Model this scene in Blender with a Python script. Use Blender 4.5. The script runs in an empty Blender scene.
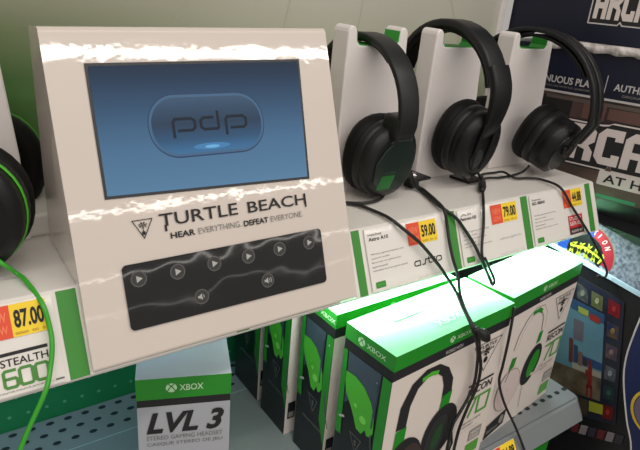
import bpy, bmesh, math, random
from mathutils import Vector, Matrix, Euler
random.seed(7)
H = 1.2                      # height of the headset counter above the floor
col = bpy.context.scene.collection
scene = bpy.context.scene
PI = math.pi

# ------------------------------------------------------------------ materials
MATS = {}
def mat(name, color, rough=.5, metal=0, spec=.5, coat=0, coat_rough=.05, emit=None, estr=0, noise=0, nscale=30, bump=0, bscale=40, color2=None):
    if name in MATS: return MATS[name]
    m = bpy.data.materials.new(name); m.use_nodes = True
    nt = m.node_tree; b = nt.nodes['Principled BSDF']
    b.inputs['Base Color'].default_value = (*color, 1)
    b.inputs['Roughness'].default_value = rough
    b.inputs['Metallic'].default_value = metal
    b.inputs['Specular IOR Level'].default_value = spec
    b.inputs['Coat Weight'].default_value = coat
    b.inputs['Coat Roughness'].default_value = coat_rough
    if emit:
        b.inputs['Emission Color'].default_value = (*emit, 1); b.inputs['Emission Strength'].default_value = estr
    if noise or color2 or bump:
        tc = nt.nodes.new('ShaderNodeTexCoord')
        if noise or color2:
            n = nt.nodes.new('ShaderNodeTexNoise'); n.inputs['Scale'].default_value = nscale; n.inputs['Detail'].default_value = 6
            nt.links.new(tc.outputs['Object'], n.inputs['Vector'])
            r = nt.nodes.new('ShaderNodeValToRGB')
            c2 = color2 or tuple(c * (1 - noise) for c in color)
            r.color_ramp.elements[0].position = .35; r.color_ramp.elements[1].position = .65
            r.color_ramp.elements[0].color = (*c2, 1); r.color_ramp.elements[1].color = (*color, 1)
            nt.links.new(n.outputs['Fac'], r.inputs['Fac']); nt.links.new(r.outputs['Color'], b.inputs['Base Color'])
        if bump:
            n2 = nt.nodes.new('ShaderNodeTexNoise'); n2.inputs['Scale'].default_value = bscale; n2.inputs['Detail'].default_value = 2
            nt.links.new(tc.outputs['Object'], n2.inputs['Vector'])
            bp = nt.nodes.new('ShaderNodeBump'); bp.inputs['Strength'].default_value = bump; bp.inputs['Distance'].default_value = .01
            nt.links.new(n2.outputs['Fac'], bp.inputs['Height'])
            nt.links.new(bp.outputs['Normal'], b.inputs['Normal']); nt.links.new(bp.outputs['Normal'], b.inputs['Coat Normal'])
    MATS[name] = m
    return m

def S(r, g, b):               # 8-bit sRGB to linear
    def f(c):
        c /= 255
        return c / 12.92 if c <= .04045 else ((c + .055) / 1.055) ** 2.4
    return (f(r), f(g), f(b))

WHITE = mat('counter_white', S(232, 228, 222), .28, noise=.04, nscale=6)
STANDW = mat('stand_white', S(236, 230, 228), .35)
BEZEL = mat('console_white', S(214, 203, 194), .30, coat=1, coat_rough=.035, bump=.010, bscale=60)
BLACKG = mat('gloss_black', (.005, .005, .006), .25, spec=.2, coat=.8, coat_rough=.04, bump=.13, bscale=10)
BLACK = mat('black_plastic', (.006, .006, .007), .38, spec=.35)
BLACKM = mat('black_matte', (.010, .010, .011), .75)
BLACK2 = mat('charcoal_plastic', (.010, .0105, .012), .40, spec=.4)
CUSH = mat('cushion_black', (.004, .004, .0045), .62, spec=.25, bump=.1, bscale=60)
INK = mat('ink_black', (.012, .012, .014), .6)
INKG = mat('ink_grey', S(120, 118, 116), .6)
INKL = mat('ink_light', S(190, 188, 184), .6)
PAPER = mat('paper_white', S(232, 228, 222), .35, coat=.3)
YEL = mat('sticker_yellow', S(250, 215, 50), .45)
RED = mat('sticker_red', S(232, 82, 52), .45)
REDC = mat('print_red', S(200, 40, 50), .5)
GREEN = mat('stripe_green', S(60, 140, 52), .4)
GREENB = mat('carton_green', S(38, 142, 40), .3)
GREENLIT = mat('carton_green_lit', S(140, 222, 168), .22, spec=.6)  # lid green paled in the colour to stand for LED glare on top
LIME = mat('print_lime', S(80, 184, 50), .35)
CRADLE = mat('cradle_green', S(58, 165, 62), .45)
CABLEG = mat('cable_green', S(58, 166, 44), .3)
CABLE = mat('cable_black', (.009, .009, .010), .5)
CARTW = mat('carton_white', S(226, 216, 208), .35)
CARTG = mat('carton_silver', S(172, 176, 184), .35)
CARTD = mat('carton_dark', S(26, 33, 38), .3, color2=S(10, 14, 17), nscale=9)
CARTSLATE = mat('carton_slate', S(64, 78, 92), .35)
STEEL = mat('shelf_steel', S(130, 136, 138), .38, noise=.06, nscale=12)
HOLE = mat('hole_dark', (.012, .02, .025), .8)
PEG = mat('peg_green', S(18, 120, 70), .5, noise=.1, nscale=5)
PEGH = mat('peg_hole_light', S(90, 160, 130), .5)
CHROME = mat('chrome', (.7, .7, .7), .2, 1)
NAVY = mat('carton_navy', S(18, 24, 50), .3, color2=S(13, 17, 36), nscale=4, bump=.06, bscale=15)
LOGOW = mat('logo_white', S(228, 216, 212), .4)
LINEW = mat('line_white', S(200, 196, 196), .4)
PHOTO = mat('photo_brown', S(104, 78, 72), .45, color2=S(36, 33, 32), nscale=7)
WRAP = mat('plastic_wrap', S(246, 240, 236), .2, bump=.6, bscale=60, color2=S(170, 162, 160), nscale=40)
CABB = mat('cabinet_black', (.012, .012, .014), .35)
SPECK = mat('speckle_grey', S(150, 158, 172), .4, color2=S(80, 90, 106), nscale=160)
ICE = mat('edge_ice', S(176, 205, 220), .25)
CHAR = mat('cup_face_green_black', S(26, 40, 33), .3)
FLOOR = mat('floor_tile', S(150, 146, 140), .3, noise=.08, nscale=3)
GREYB = mat('print_grey', S(150, 146, 142), .5)
SKIN = mat('print_pinkwhite', S(214, 198, 194), .45)

def ramp_mat(name, stops, axis=2, lo=0, hi=1, emit=0, rough=.4, extra=None):
    m = bpy.data.materials.new(name); m.use_nodes = True
    nt = m.node_tree; b = nt.nodes['Principled BSDF']; b.inputs['Roughness'].default_value = rough
    tc = nt.nodes.new('ShaderNodeTexCoord'); sp = nt.nodes.new('ShaderNodeSeparateXYZ')
    nt.links.new(tc.outputs['Object'], sp.inputs[0])
    mr = nt.nodes.new('ShaderNodeMapRange'); mr.inputs['From Min'].default_value = lo; mr.inputs['From Max'].default_value = hi
    nt.links.new(sp.outputs[axis], mr.inputs['Value'])
    r = nt.nodes.new('ShaderNodeValToRGB')
    els = r.color_ramp.elements
    els[0].position, els[0].color = stops[0][0], (*stops[0][1], 1)
    els[1].position, els[1].color = stops[-1][0], (*stops[-1][1], 1)
    for p, c in stops[1:-1]:
        e = els.new(p); e.color = (*c, 1)
    nt.links.new(mr.outputs[0], r.inputs['Fac'])
    out = r.outputs['Color']
    if extra:                                   # second ramp along another axis, mixed over the first
        axis2, lo2, hi2, stops2 = extra
        mr2 = nt.nodes.new('ShaderNodeMapRange'); mr2.inputs['From Min'].default_value = lo2; mr2.inputs['From Max'].default_value = hi2
        nt.links.new(sp.outputs[axis2], mr2.inputs['Value'])
        r2 = nt.nodes.new('ShaderNodeValToRGB')
        for p, c in stops2[1:-1]:
            e = r2.color_ramp.elements.new(p); e.color = (*c, 1)
        r2.color_ramp.elements[0].color = (*stops2[0][1], 1); r2.color_ramp.elements[-1].color = (*stops2[-1][1], 1)
        nt.links.new(mr.outputs[0], r2.inputs['Fac'])
        mx = nt.nodes.new('ShaderNodeMix'); mx.data_type = 'RGBA'
        nt.links.new(mr2.outputs[0], mx.inputs[0]); nt.links.new(r2.outputs['Color'], mx.inputs[6]); nt.links.new(out, mx.inputs[7])
        out = mx.outputs[2]
    if emit:
        b.inputs['Base Color'].default_value = (.01, .01, .012, 1)
        nt.links.new(out, b.inputs['Emission Color']); b.inputs['Emission Strength'].default_value = emit
    else:
        nt.links.new(out, b.inputs['Base Color'])
    return m

# ------------------------------------------------------------------ mesh builder
class Fr:                                        # a flat printing frame: origin, u, v, normal
    def __init__(s, O, u, v):
        s.O = Vector(O); s.u = Vector(u).normalized(); s.v = Vector(v).normalized(); s.n = s.u.cross(s.v)
    def p(s, a, b, c=0): return s.O + s.u * a + s.v * b + s.n * c

_glyphs = {}
def glyphs(txt, bold=0, shear=0, spacing=1):
    k = (txt, bold, shear, spacing)
    if k in _glyphs: return _glyphs[k]
    c = bpy.data.curves.new('lettering', 'FONT'); c.body = txt; c.offset = bold; c.shear = shear; c.space_character = spacing
    c.resolution_u = 3; c.fill_mode = 'FRONT'
    o = bpy.data.objects.new('lettering', c); col.objects.link(o)
    bpy.context.view_layer.update()
    dg = bpy.context.evaluated_depsgraph_get()
    me = bpy.data.meshes.new_from_object(o.evaluated_get(dg))
    vs = [(v.co.x, v.co.y) for v in me.vertices]; fs = [tuple(p.vertices) for p in me.polygons]
    bpy.data.objects.remove(o); bpy.data.curves.remove(c); bpy.data.meshes.remove(me)
    x0 = min(v[0] for v in vs); x1 = max(v[0] for v in vs); y0 = min(v[1] for v in vs); y1 = max(v[1] for v in vs)
    vs = [((x - x0) / (x1 - x0), (y - y0) / (y1 - y0)) for x, y in vs]
    _glyphs[k] = (vs, fs); return _glyphs[k]

TILT = [None]
class MB:
    def __init__(s): s.v = []; s.f = []; s.m = []; s.mats = []; s.sm = []
    def mi(s, m):
        if m not in s.mats: s.mats.append(m)
        return s.mats.index(m)
    def add(s, vs, fs, m, smooth=False):
        o = len(s.v); s.v += [Vector(v) for v in vs]; i = s.mi(m)
        for f in fs: s.f.append(tuple(o + k for k in f)); s.m.append(i); s.sm.append(smooth)
        return s
    def box(s, a, b, m, faces=None):             # faces: dict of -x +x -y +y -z +z materials
        x0, y0, z0 = a; x1, y1, z1 = b
        vs = [(x0,y0,z0),(x1,y0,z0),(x1,y1,z0),(x0,y1,z0),(x0,y0,z1),(x1,y0,z1),(x1,y1,z1),(x0,y1,z1)]
        F = {'-z':(0,3,2,1),'+z':(4,5,6,7),'-y':(0,1,5,4),'+x':(1,2,6,5),'+y':(2,3,7,6),'-x':(3,0,4,7)}
        if not faces: return s.add(vs, list(F.values()), m)
        o = len(s.v); s.v += [Vector(v) for v in vs]
        for k, f in F.items():
            s.f.append(tuple(o + i for i in f)); s.m.append(s.mi(faces.get(k, m))); s.sm.append(False)
        return s
    def poly(s, fr, pts, m, off=.0004, thick=0):
        n = len(pts)
        if thick:
            vs = [fr.p(a, b, off) for a, b in pts] + [fr.p(a, b, off - thick) for a, b in pts]
            fs = [tuple(range(n)), tuple(range(2 * n - 1, n - 1, -1))] + [(i, n + i, n + (i + 1) % n, (i + 1) % n) for i in range(n)]
        else:
            vs = [fr.p(a, b, off) for a, b in pts]; fs = [tuple(range(n))]
        return s.add(vs, fs, m)
    def rect(s, fr, u0, v0, u1, v1, m, off=.0004, thick=0):
        return s.poly(fr, [(u0, v0), (u1, v0), (u1, v1), (u0, v1)], m, off, thick)
    def rrect(s, fr, u0, v0, u1, v1, r, m, off=.0004, thick=0, n=5):
        pts = []
        for cx, cy, a in ((u1 - r, v0 + r, -90), (u1 - r, v1 - r, 0), (u0 + r, v1 - r, 90), (u0 + r, v0 + r, 180)):
            for i in range(n + 1):
                t = math.radians(a + 90 * i / n); pts.append((cx + r * math.cos(t), cy + r * math.sin(t)))
        return s.poly(fr, pts, m, off, thick)
    def ell(s, fr, cu, cv, ru, rv, m, off=.0004, n=28, rot=0, thick=0):
        c, q = math.cos(rot), math.sin(rot)
        return s.poly(fr, [(cu + ru * math.cos(t) * c - rv * math.sin(t) * q, cv + ru * math.cos(t) * q + rv * math.sin(t) * c) for t in [2 * PI * i / n for i in range(n)]], m, off, thick)
    def stroke(s, fr, pts, w, m, off=.0005, closed=False):   # flat line of width w (w may be a list)
        P = [Vector((a, b)) for a, b in pts]; n = len(P); L = []; Rr = []
        for i, p in enumerate(P):
            a = P[i - 1] if (i > 0 or closed) else None; b = P[(i + 1) % n] if (i < n - 1 or closed) else None
            d1 = (p - a).normalized() if a is not None and (p - a).length > 1e-9 else None
            d2 = (b - p).normalized() if b is not None and (b - p).length > 1e-9 else None
            if d1 is None: d1 = d2
            if d2 is None: d2 = d1
            t = d1 + d2
            t = t.normalized() if t.length > 1e-6 else d1
            nn = Vector((-t.y, t.x)); k = max(.4, abs(nn.dot(Vector((-d1.y, d1.x)))))
            ww = (w[i] if isinstance(w, (list, tuple)) else w) / 2 / k
            L.append(p + nn * ww); Rr.append(p - nn * ww)
        vs = [fr.p(q.x, q.y, off) for q in L] + [fr.p(q.x, q.y, off) for q in Rr]
        fs = [(n + i, n + (i + 1) % n, (i + 1) % n, i) for i in range(n if closed else n - 1)]
        return s.add(vs, fs, m)
    def text(s, fr, txt, u0, v0, w, h, m, off=.0006, bold=.012, shear=0, spacing=1, skew=0):
        vs, fs = glyphs(txt, bold, shear, spacing)
        return s.add([fr.p(u0 + x * w + y * h * skew, v0 + y * h, off) for x, y in vs], fs, m)
    def tube(s, pts, r, m, n=8, sub=6, cap=True):
        P = catmull([Vector(p) for p in pts], sub) if sub > 1 else [Vector(p) for p in pts]
        ref = Vector((0, 0, 1)); vs = []; N = len(P); prev = None
        for i, p in enumerate(P):
            t = (P[min(i + 1, N - 1)] - P[max(i - 1, 0)])
            t = t.normalized() if t.length > 1e-9 else Vector((0, 0, 1))
            if prev is None:
                a = t.cross(ref if abs(t.z) < .9 else Vector((1, 0, 0))).normalized()
            else:
                a = (prev - t * prev.dot(t)).normalized()
            prev = a; b = t.cross(a)
            rr = r[min(len(r) - 1, int(i * len(r) / N))] if isinstance(r, list) else r
            vs += [p + (a * math.cos(2 * PI * k / n) + b * math.sin(2 * PI * k / n)) * rr for k in range(n)]
        fs = [(i * n + k, i * n + (k + 1) % n, (i + 1) * n + (k + 1) % n, (i + 1) * n + k) for i in range(N - 1) for k in range(n)]
        if cap: fs += [tuple(range(n - 1, -1, -1)), tuple((N - 1) * n + k for k in range(n))]
        return s.add(vs, fs, m, True)
    def loft(s, rings, m, smooth=True, cap=True, closed=True):
        n = len(rings[0]); vs = [p for r in rings for p in r]; fs = []
        for i in range(len(rings) - 1):
            for k in range(n if closed else n - 1):
                fs.append((i * n + k, i * n + (k + 1) % n, (i + 1) * n + (k + 1) % n, (i + 1) * n + k))
        s.add(vs, fs, m, smooth)
        if cap:
            s.add(rings[0], [tuple(range(n - 1, -1, -1))], m); s.add(rings[-1], [tuple(range(n))], m)
        return s
    def build(s, name, parent=None, bevel=0, seg=2, xf=None, recalc=True):
        xf = xf or TILT[0]
        me = bpy.data.meshes.new(name)
        vs = [xf @ v for v in s.v] if xf else s.v
        me.from_pydata([tuple(v) for v in vs], [], s.f)
        for m in s.mats: me.materials.append(m)
        for p, i, q in zip(me.polygons, s.m, s.sm): p.material_index = i; p.use_smooth = q
        me.update()
        if recalc:
            bm = bmesh.new(); bm.from_mesh(me); bmesh.ops.remove_doubles(bm, verts=bm.verts, dist=1e-6) if recalc == 2 else None
            bmesh.ops.recalc_face_normals(bm, faces=bm.faces); bm.to_mesh(me); bm.free()
        o = bpy.data.objects.new(name, me); col.objects.link(o)
        if parent: o.parent = parent
        if bevel:
            b = o.modifiers.new('bevel', 'BEVEL'); b.width = bevel; b.segments = seg; b.limit_method = 'ANGLE'; b.angle_limit = math.radians(40)
            b.harden_normals = False
        return o

def catmull(P, n):
    out = []
    for i in range(len(P) - 1):
        p0 = P[max(i - 1, 0)]; p1 = P[i]; p2 = P[i + 1]; p3 = P[min(i + 2, len(P) - 1)]
        for k in range(n):
            t = k / n
            out.append(.5 * ((2 * p1) + (p2 - p0) * t + (2 * p0 - 5 * p1 + 4 * p2 - p3) * t * t + (3 * p1 - p0 - 3 * p2 + p3) * t ** 3))
    out.append(P[-1]); return out

def tag(o, label, cat, group=None):
    o['label'] = label; o['category'] = cat
    if group: o['group'] = group
    return o
def thing(name, label, cat, loc=(0, 0, 0), rz=0, group=None):
    o = bpy.data.objects.new(name, None); col.objects.link(o); o.empty_display_size = .05
    o.location = loc; o.rotation_euler = (0, 0, rz)
    return tag(o, label, cat, group)
def world_xf(root):                               # geometry given in room coordinates, re-expressed under its thing
    return (Matrix.Translation(root.location) @ Euler(root.rotation_euler).to_matrix().to_4x4()).inverted()
def up(pts): return [Vector((x, y, z + H)) for x, y, z in pts]
def struct(o): o['kind'] = 'structure'; return o

# ------------------------------------------------------------------ camera
Xc = Vector((.82109, -.15513, .54931)).normalized()
Zc = Vector((-.0619, .91505, .39855)); Zc = (Zc - Xc * Zc.dot(Xc)).normalized()
Yc = Xc.cross(Zc)
Rw = Matrix((Xc, Yc, -Zc))                        # room axes seen from the camera
cam = bpy.data.cameras.new('camera'); co = bpy.data.objects.new('camera', cam); col.objects.link(co)
cam.sensor_width = 36; cam.lens = 579 / 640 * 36; cam.clip_start = .01
M = Matrix((Rw.col[0], -Rw.col[1], -Rw.col[2])).transposed().to_4x4()
M.translation = Vector((0, -.5, H + .2745))
co.matrix_world = M
scene.camera = co

# ------------------------------------------------------------------ setting
m = MB(); m.box((-4, -5, -.05), (5, 3, 0), FLOOR); struct(m.build('floor'))
# upper printed back panel, pale grey fading to green low down (deeper green on the left)
g = ramp_mat('back_panel_print', [(0, S(146, 170, 108)), (.35, S(180, 188, 158)), (.75, S(196, 194, 182)), (1, S(196, 192, 184))], 2, H + .02, H + .34, rough=.4,
             extra=(0, .05, .52, [(0, S(40, 110, 22)), (.38, S(44, 96, 28)), (.55, S(100, 116, 76)), (.78, S(164, 160, 142)), (1, S(188, 182, 170))]))
seam = mat('panel_seam', S(176, 172, 156), .5)
m = MB(); m.box((-1.4, .262, H - .06), (.932, .318, 2.3), g)
fb = Fr((0, .262, H), (1, 0, 0), (0, 0, 1))
for a, b in (((.40, .36), (.25, .14)), ((.50, .36), (.44, .1)), ((.72, .42), (.86, .16)), ((.62, .36), (.59, .1)), ((.02, .34), (-.02, .25))):
    m.stroke(fb, [a, b], .0012, seam, .0004)
struct(m.build('wall_back'))
m = MB(); m.box((.932, .255, H), (.946, .318, 2.3), STANDW); struct(m.build('trim_1', bevel=.002))
m = MB(); m.box((-1.4, .318, 0), (.946, .36, 2.3), PEG)
fp = Fr((0, .318, H), (1, 0, 0), (0, 0, 1))
for r_, v in enumerate((-.376, -.343, -.310)):
    for k in range(60):
        m.ell(fp, -.4 + .0265 * k + (.013 if r_ % 2 else 0), v, .0028, .0028, PEGH, .0005, 10)
struct(m.build('wall_back_lower'))

# ------------------------------------------------------------------ lower steel shelf
def shelf(name, z, label, x1=.947):
    t = thing(name, label, 'shelf', (0, 0, H + z))
    m = MB()
    prof = [(.316, 0), (-.082, 0), (-.089, -.002), (-.108, -.032), (-.106, -.036), (-.09, -.03), (.316, -.03)]
    R = [[(x, y, zz) for y, zz in prof] for x in (-1.2, x1 - .012)]
    R.append([(x1, y + (.008 if y < 0 else 0), zz) for y, zz in prof])
    m.loft(R, STEEL, smooth=False)
    o = m.build('deck', t)
    h = MB(); f = Fr((0, 0, 0), (1, 0, 0), (0, 1, 0))
    for y in (.308, .284, .260):
        for k in range(80):
            u = -.4 + .0265 * k + (.013 if abs(y - .284) < .001 else 0)
            if u < x1 - .02: h.ell(f, u, y - .004, .0062, .0042, HOLE, .0006, 10)
    for k in range(50):
        u = x1 - .006 - .0225 * k
        h.rrect(f, u - .0055, -.060, u + .0055, -.052, .003, HOLE, .0006, n=3)
    h.stroke(f, [(-1.2, .233), (x1, .233)], .0016, mat('seam_light', S(170, 190, 196), .4), .0006)
    h.stroke(f, [(-1.2, -.083), (x1 - .004, -.083)], .0012, mat('seam_dark', S(84, 92, 98), .4), .0006)
    h.build('perforations', o)
    return t
shelf('metal_shelf', -.4, 'blue-grey perforated steel shelf holding the headset cartons under the white counter')
shelf('metal_shelf', -.78, 'steel shelf lowest on the fixture, beneath the perforated one', .947)

# ------------------------------------------------------------------ white counter
t = thing('headset_counter', 'long glossy white display counter with sloped front and green dividing bars', 'counter', (0, 0, H))
m = MB()
prof = [(.262, 0), (.002, 0), (-.0005, -.0012), (-.0345, -.0755), (-.033, -.0785), (-.028, -.0785), (.262, -.0785)]
m.loft([[(x, y, z) for y, z in prof] for x in (-1.2, .942)], WHITE, smooth=False)
body = m.build('counter_body', t)
m = MB(); m.box((-1.2, .125, 0), (.20, .262, .025), WHITE); m.build('riser', t, bevel=.003)
fs_ = Fr((0, 0, 0), (1, 0, 0), (0, .416, .909))
for a, b in ((-.094, -.077), (.081, .098), (.248, .263), (.4165, .4285), (.582, .597), (.743, .7585), (.915, .929)):
    m = MB(); m.rect(fs_, a, -.0825, b, -.001, GREEN, .0006, .0012); m.build('divider_bar', t)

# ------------------------------------------------------------------ shelf price tags
fsw = Fr((0, 0, 0), (1, 0, 0), (0, .416, .909))
def price_tag(x0, x1, label, title, sub, price, st, lines=5, brand=None, small=False):
    t = thing('price_tag', label, 'price tag', (x0, 0, H), group='price tags along the counter front')
    w = x1 - x0; f = fsw
    m = MB(); m.rrect(f, .001, -.0812, w - .001, -.002, .002, PAPER, .0022, .0012); 
    if title:
        m.text(f, sub, .006, -.0115, .022, .0030, INKG, .0026, bold=.01); m.text(f, title, .006, -.0180, .032, .0048, INK, .0026, bold=.02)
    for i in range(lines):
        L = [.055, .030, .048, .024, .058, .052][i % 6]
        m.text(f, ['Wireless gaming headset with', 'superb audio', 'flip-to-mute microphone boom', 'surround', 'adjustable band and game presets', 'works with console and mobile'][i % 6], .006, -.036 - i * .0052, L, .0026, INKG, .0026, bold=0)
    m.text(f, 'terms apply, see package for details', w * .55, -.079, w * .40, .0018, INKL, .0026, bold=0)
    if title: m.rrect(f, .007, -.0775, .023, -.0695, .001, GREEN, .0026); m.text(f, 'demo', .009, -.0745, .012, .003, LIME, .0028)
    m.build('card', t, xf=None)
    u0, v0, uw, vh = st
    m = MB(); m.rect(f, u0, v0, u0 + uw * .42, v0 + vh, RED, .0030); m.rect(f, u0 + uw * .42, v0, u0 + uw, v0 + vh, YEL, .0030)
    m.text(f, 'NEW', u0 + uw * .06, v0 + vh * .50, uw * .30, vh * .3, mat('sticker_orange', S(245, 130, 90), .5), .0033, bold=.03)
    m.text(f, 'LOW', u0 + uw * .06, v0 + vh * .14, uw * .30, vh * .26, mat('sticker_orange', S(245, 130, 90), .5), .0033, bold=.03)
    m.text(f, '0000  00  0', u0 + uw * .46, v0 + vh * .06, uw * .48, vh * .08, mat('sticker_ink_brown', S(150, 110, 40), .5), .0033, bold=0)
    s_ = m.build('price_sticker', t)
    m = MB(); m.text(f, price, u0 + uw * .47, v0 + vh * .26, uw * .48, vh * .56, INK, .0034, bold=.03); m.build('price_digits', s_)
    return t, f, w
G_ = .4305
t, f, w = price_tag(.434, .578, 'price tag reading 59.00 with a stylised word, beside the display console', 'Astro A10', 'Headset', '59.00', (.0700, -.0348, .053, .029))
m = MB()
bx = .0755
def ln(pts, w=.0016): m.stroke(f, [(bx + a * 1.0, -.0625 + b) for a, b in pts], w, INK, .0027)
ln([(.010, .006), (.002, .006), (.000, .004), (.000, .001), (.002, 0), (.010, 0)]); ln([(.010, .007), (.010, -.0005)])
ln([(.013, 0), (.018, 0), (.020, .006), (.025, .006)])
ln([(.026, .009), (.026, .001), (.028, 0), (.031, 0)]); ln([(.024, .006), (.031, .006)])
ln([(.033, 0), (.033, .006), (.038, .006)])
ln([(.040, .001), (.040, .005), (.042, .006), (.047, .006), (.049, .005), (.049, .001), (.047, 0), (.042, 0)], .0016)
m.build('brand_word', t)
t, f, w = price_tag(.600, .741, 'price tag reading 79.00 under the second headset from the console', 'Plantronics A20', 'All', '79.00', (.0695, -.0328, .058, .028))
m = MB(); m.text(f, 'afterglow', .082, -.058, .05, .004, INKL, .0027); m.build('brand_word', t)
t, f, w = price_tag(.7615, .912, 'price tag reading 44.88 with a red badge, at the right end of the counter', 'RIG 400HX', 'Plantronics', '44.88', (.085, -.0338, .052, .029))
m = MB(); m.rect(f, .092, -.0785, .131, -.0475, REDC, .0030)
m.text(f, 'STUDIO', .094, -.056, .032, .006, PAPER, .0032); m.text(f, 'SERIES', .094, -.064, .034, .006, PAPER, .0032)
m.rect(f, .092, -.0785, .131, -.068, mat('badge_dark', S(60, 30, 34), .5), .0032); m.text(f, 'AUDIO SET', .095, -.0755, .033, .004, PAPER, .0034)
m.build('badge', t)
t, f, w = price_tag(-.070, .078, 'price tag reading 87.00 and STEALTH 600, left of the display console', '', '', '87.00', (.0915, -.0325, .0495, .0285), lines=0)
m = MB()
m.rect(f, .062, -.0470, .137, -.0440, INK, .0027)
m.text(f, 'STEALTH', .0985, -.0562, .0380, .0068, INK, .0027, bold=.012)
dg = LIME if False else mat('ink_green', S(78, 140, 60), .5)
def six(x): m.stroke(f, [(x + .0115, -.0595), (x + .003, -.0595), (x + .0015, -.061), (x + .0015, -.0725), (x + .003, -.074), (x + .0100, -.074), (x + .0115, -.0725), (x + .0115, -.068), (x + .0100, -.0665), (x + .002, -.0665)], .0026, dg, .0028)
def oo(x): m.stroke(f, [(x + .003, -.0595), (x + .0100, -.0595), (x + .0115, -.061), (x + .0115, -.0725), (x + .0100, -.074), (x + .003, -.074), (x + .0015, -.0725), (x + .0015, -.061)], .0026, dg, .0028, closed=True)
six(.0980); oo(.1105); oo(.1230)
m.text(f, 'premium surround sound wireless', .070, -.0785, .065, .0018, INKG, .0027, bold=0)
m.rect(f, .139, -.0785, .146, -.0768, INKG, .0027)
m.build('product_name', t)

# ------------------------------------------------------------------ display console
t = thing('display_console', 'white slanted demo console with a blue screen and a black button strip', 'display', (.10, 0, H))
Wd = .3055
v_ = Vector((0, .355, .935)).normalized()
bot = Vector((0, -.04, -.0695)); Ld = .3075
fc = Fr(bot, (1, 0, 0), v_)
m = MB()
top = bot + v_ * Ld
prof = [tuple(bot)[1:], tuple(top)[1:], (top.y + .004, top.z + .0015), (.110, top.z - .0015), (.112, .026), (.112, .002), (.0045, .002), (-.0355, -.0730)]
# chassis as four pieces round the screen opening is not visible: one solid with screen set 2 mm into a frame
dv = v_ * .0075                                 # the top edge climbs a little towards the right
m.loft([[(x, y + (dv.y if (x and i in (1, 2, 3)) else 0), z + (dv.z if (x and i in (1, 2, 3)) else 0)) for i, (y, z) in enumerate(prof)] for x in (0, Wd)], BEZEL, smooth=False)
cs = m.build('housing', t, bevel=.003, seg=3)
m = MB()
sq = [(.0360, .1570), (.2558, .1515), (.2615, .2795), (.0365, .2752)]
o_ = .0034
fo = [(-.003, -.003), (.003, -.003), (.003, .003), (-.003, .003)]
outer = [(a + d[0] * .9, b + d[1] * .9) for (a, b), d in zip(sq, fo)]
n4 = 4
m.add([fc.p(a, b, .0008) for a, b in outer] + [fc.p(a, b, .0008) for a, b in sq] , [(i, (i + 1) % 4, 4 + (i + 1) % 4, 4 + i) for i in range(4)], mat('screen_gasket', (.02, .022, .026), .35))
scr = ramp_mat('lcd_blue', [(0, S(92, 132, 166)), (.35, S(78, 116, 150)), (.62, S(60, 90, 120)), (.85, S(44, 64, 88)), (1, S(34, 48, 64))], 2, -.068 + .15 * .935, -.068 + .28 * .935, emit=.9, rough=.03)
scr.node_tree.nodes['Principled BSDF'].inputs['Specular IOR Level'].default_value = .3
m.poly(fc, sq, scr, .0012)
so = m.build('screen', t)
def EM(n, c, k=.9): return mat('lcd_' + n, (.01, .01, .012), .1, emit=c, estr=k)
m = MB()
def cap(u0, v0, u1, v1, mt, off):
    u0 -= .0085; u1 -= .0050; v0 -= .001; v1 -= .001
    m.rrect(fc, u0, v0, u1, v1, (v1 - v0) / 2 * .94, mt, off, n=10)
cap(.0915, .1865, .2140, .2495, EM('rim', S(40, 66, 98)), .0015)
cap(.0925, .1880, .2130, .2480, EM('rim2', S(70, 104, 136)), .0016)
pill = ramp_mat('lcd_pill', [(0, S(60, 112, 156)), (.22, S(46, 84, 118)), (.5, S(40, 62, 86)), (.8, S(52, 78, 104)), (1, S(62, 90, 116))], 2, -.068 + .19 * .935, -.068 + .246 * .935, emit=.9, rough=.1)
cap(.0950, .1905, .2105, .2455, pill, .0017)
dk = EM('mark', S(18, 30, 44))
W_ = .0029; O_ = .0019
def lg(p, c=False): m.stroke(fc, p, W_, dk, O_, c)
yb, yt = .2120, .2235
lg([(.1080, .2050), (.1080, .2205), (.1100, yt), (.1270, yt), (.1305, .2210), (.1305, .2145), (.1275, yb), (.1120, yb)])
lg([(.1560, .2300), (.1560, .2130), (.1545, yb), (.1400, yb), (.1370, .2145), (.1370, .2210), (.1400, yt), (.1515, yt)])
lg([(.1645, .2050), (.1645, .2205), (.1665, yt), (.1840, yt), (.1875, .2210), (.1875, .2145), (.1845, yb), (.1690, yb)])
m.ell(fc, .146, .195, .020, .0032, EM('glow1', S(70, 130, 180)), .0018); m.ell(fc, .146, .1945, .008, .0016, EM('glow2', S(110, 180, 225)), .00185)
m.build('screen_logo', so)
m = MB()
m.stroke(fc, [(.0480, .1135 + .0175), (.0740 - .001, .1135 + .0175), (.0632, .1135)], .0010, INK, .0012, closed=True) if False else m.stroke(fc, [(.0545, .1312), (.0738, .1312), (.0640, .1135)], .0008, INK, .0012, closed=True)
for a in range(7):
    th = math.radians(a * 360 / 7 + 12); m.poly(fc, [(.0640, .1262), (.0640 + .0038 * math.cos(th - .25), .1262 + .0026 * math.sin(th - .25)), (.0640 + .0045 * math.cos(th), .1262 + .003 * math.sin(th)), (.0640 + .0038 * math.cos(th + .25), .1262 + .0026 * math.sin(th + .25))], INK, .0012)
m.stroke(fc, [(.0640, .1262), (.0640, .1190)], .0007, INK, .0012); m.ell(fc, .0640, .1185, .0018, .0020, INK, .0012)
m.text(fc, 'TURTLE', .0805, .1215, .0840, .0125, INK, .0012, bold=.008); m.stroke(fc, [(.0860, .1230), (.0860, .1165)], .0022, INK, .0012)
m.text(fc, 'BEACH', .1765, .1212, .0735, .0120, INK, .0012, bold=.008); m.stroke(fc, [(.2490, .1230), (.2490, .1180)], .0020, INK, .0012)
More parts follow.
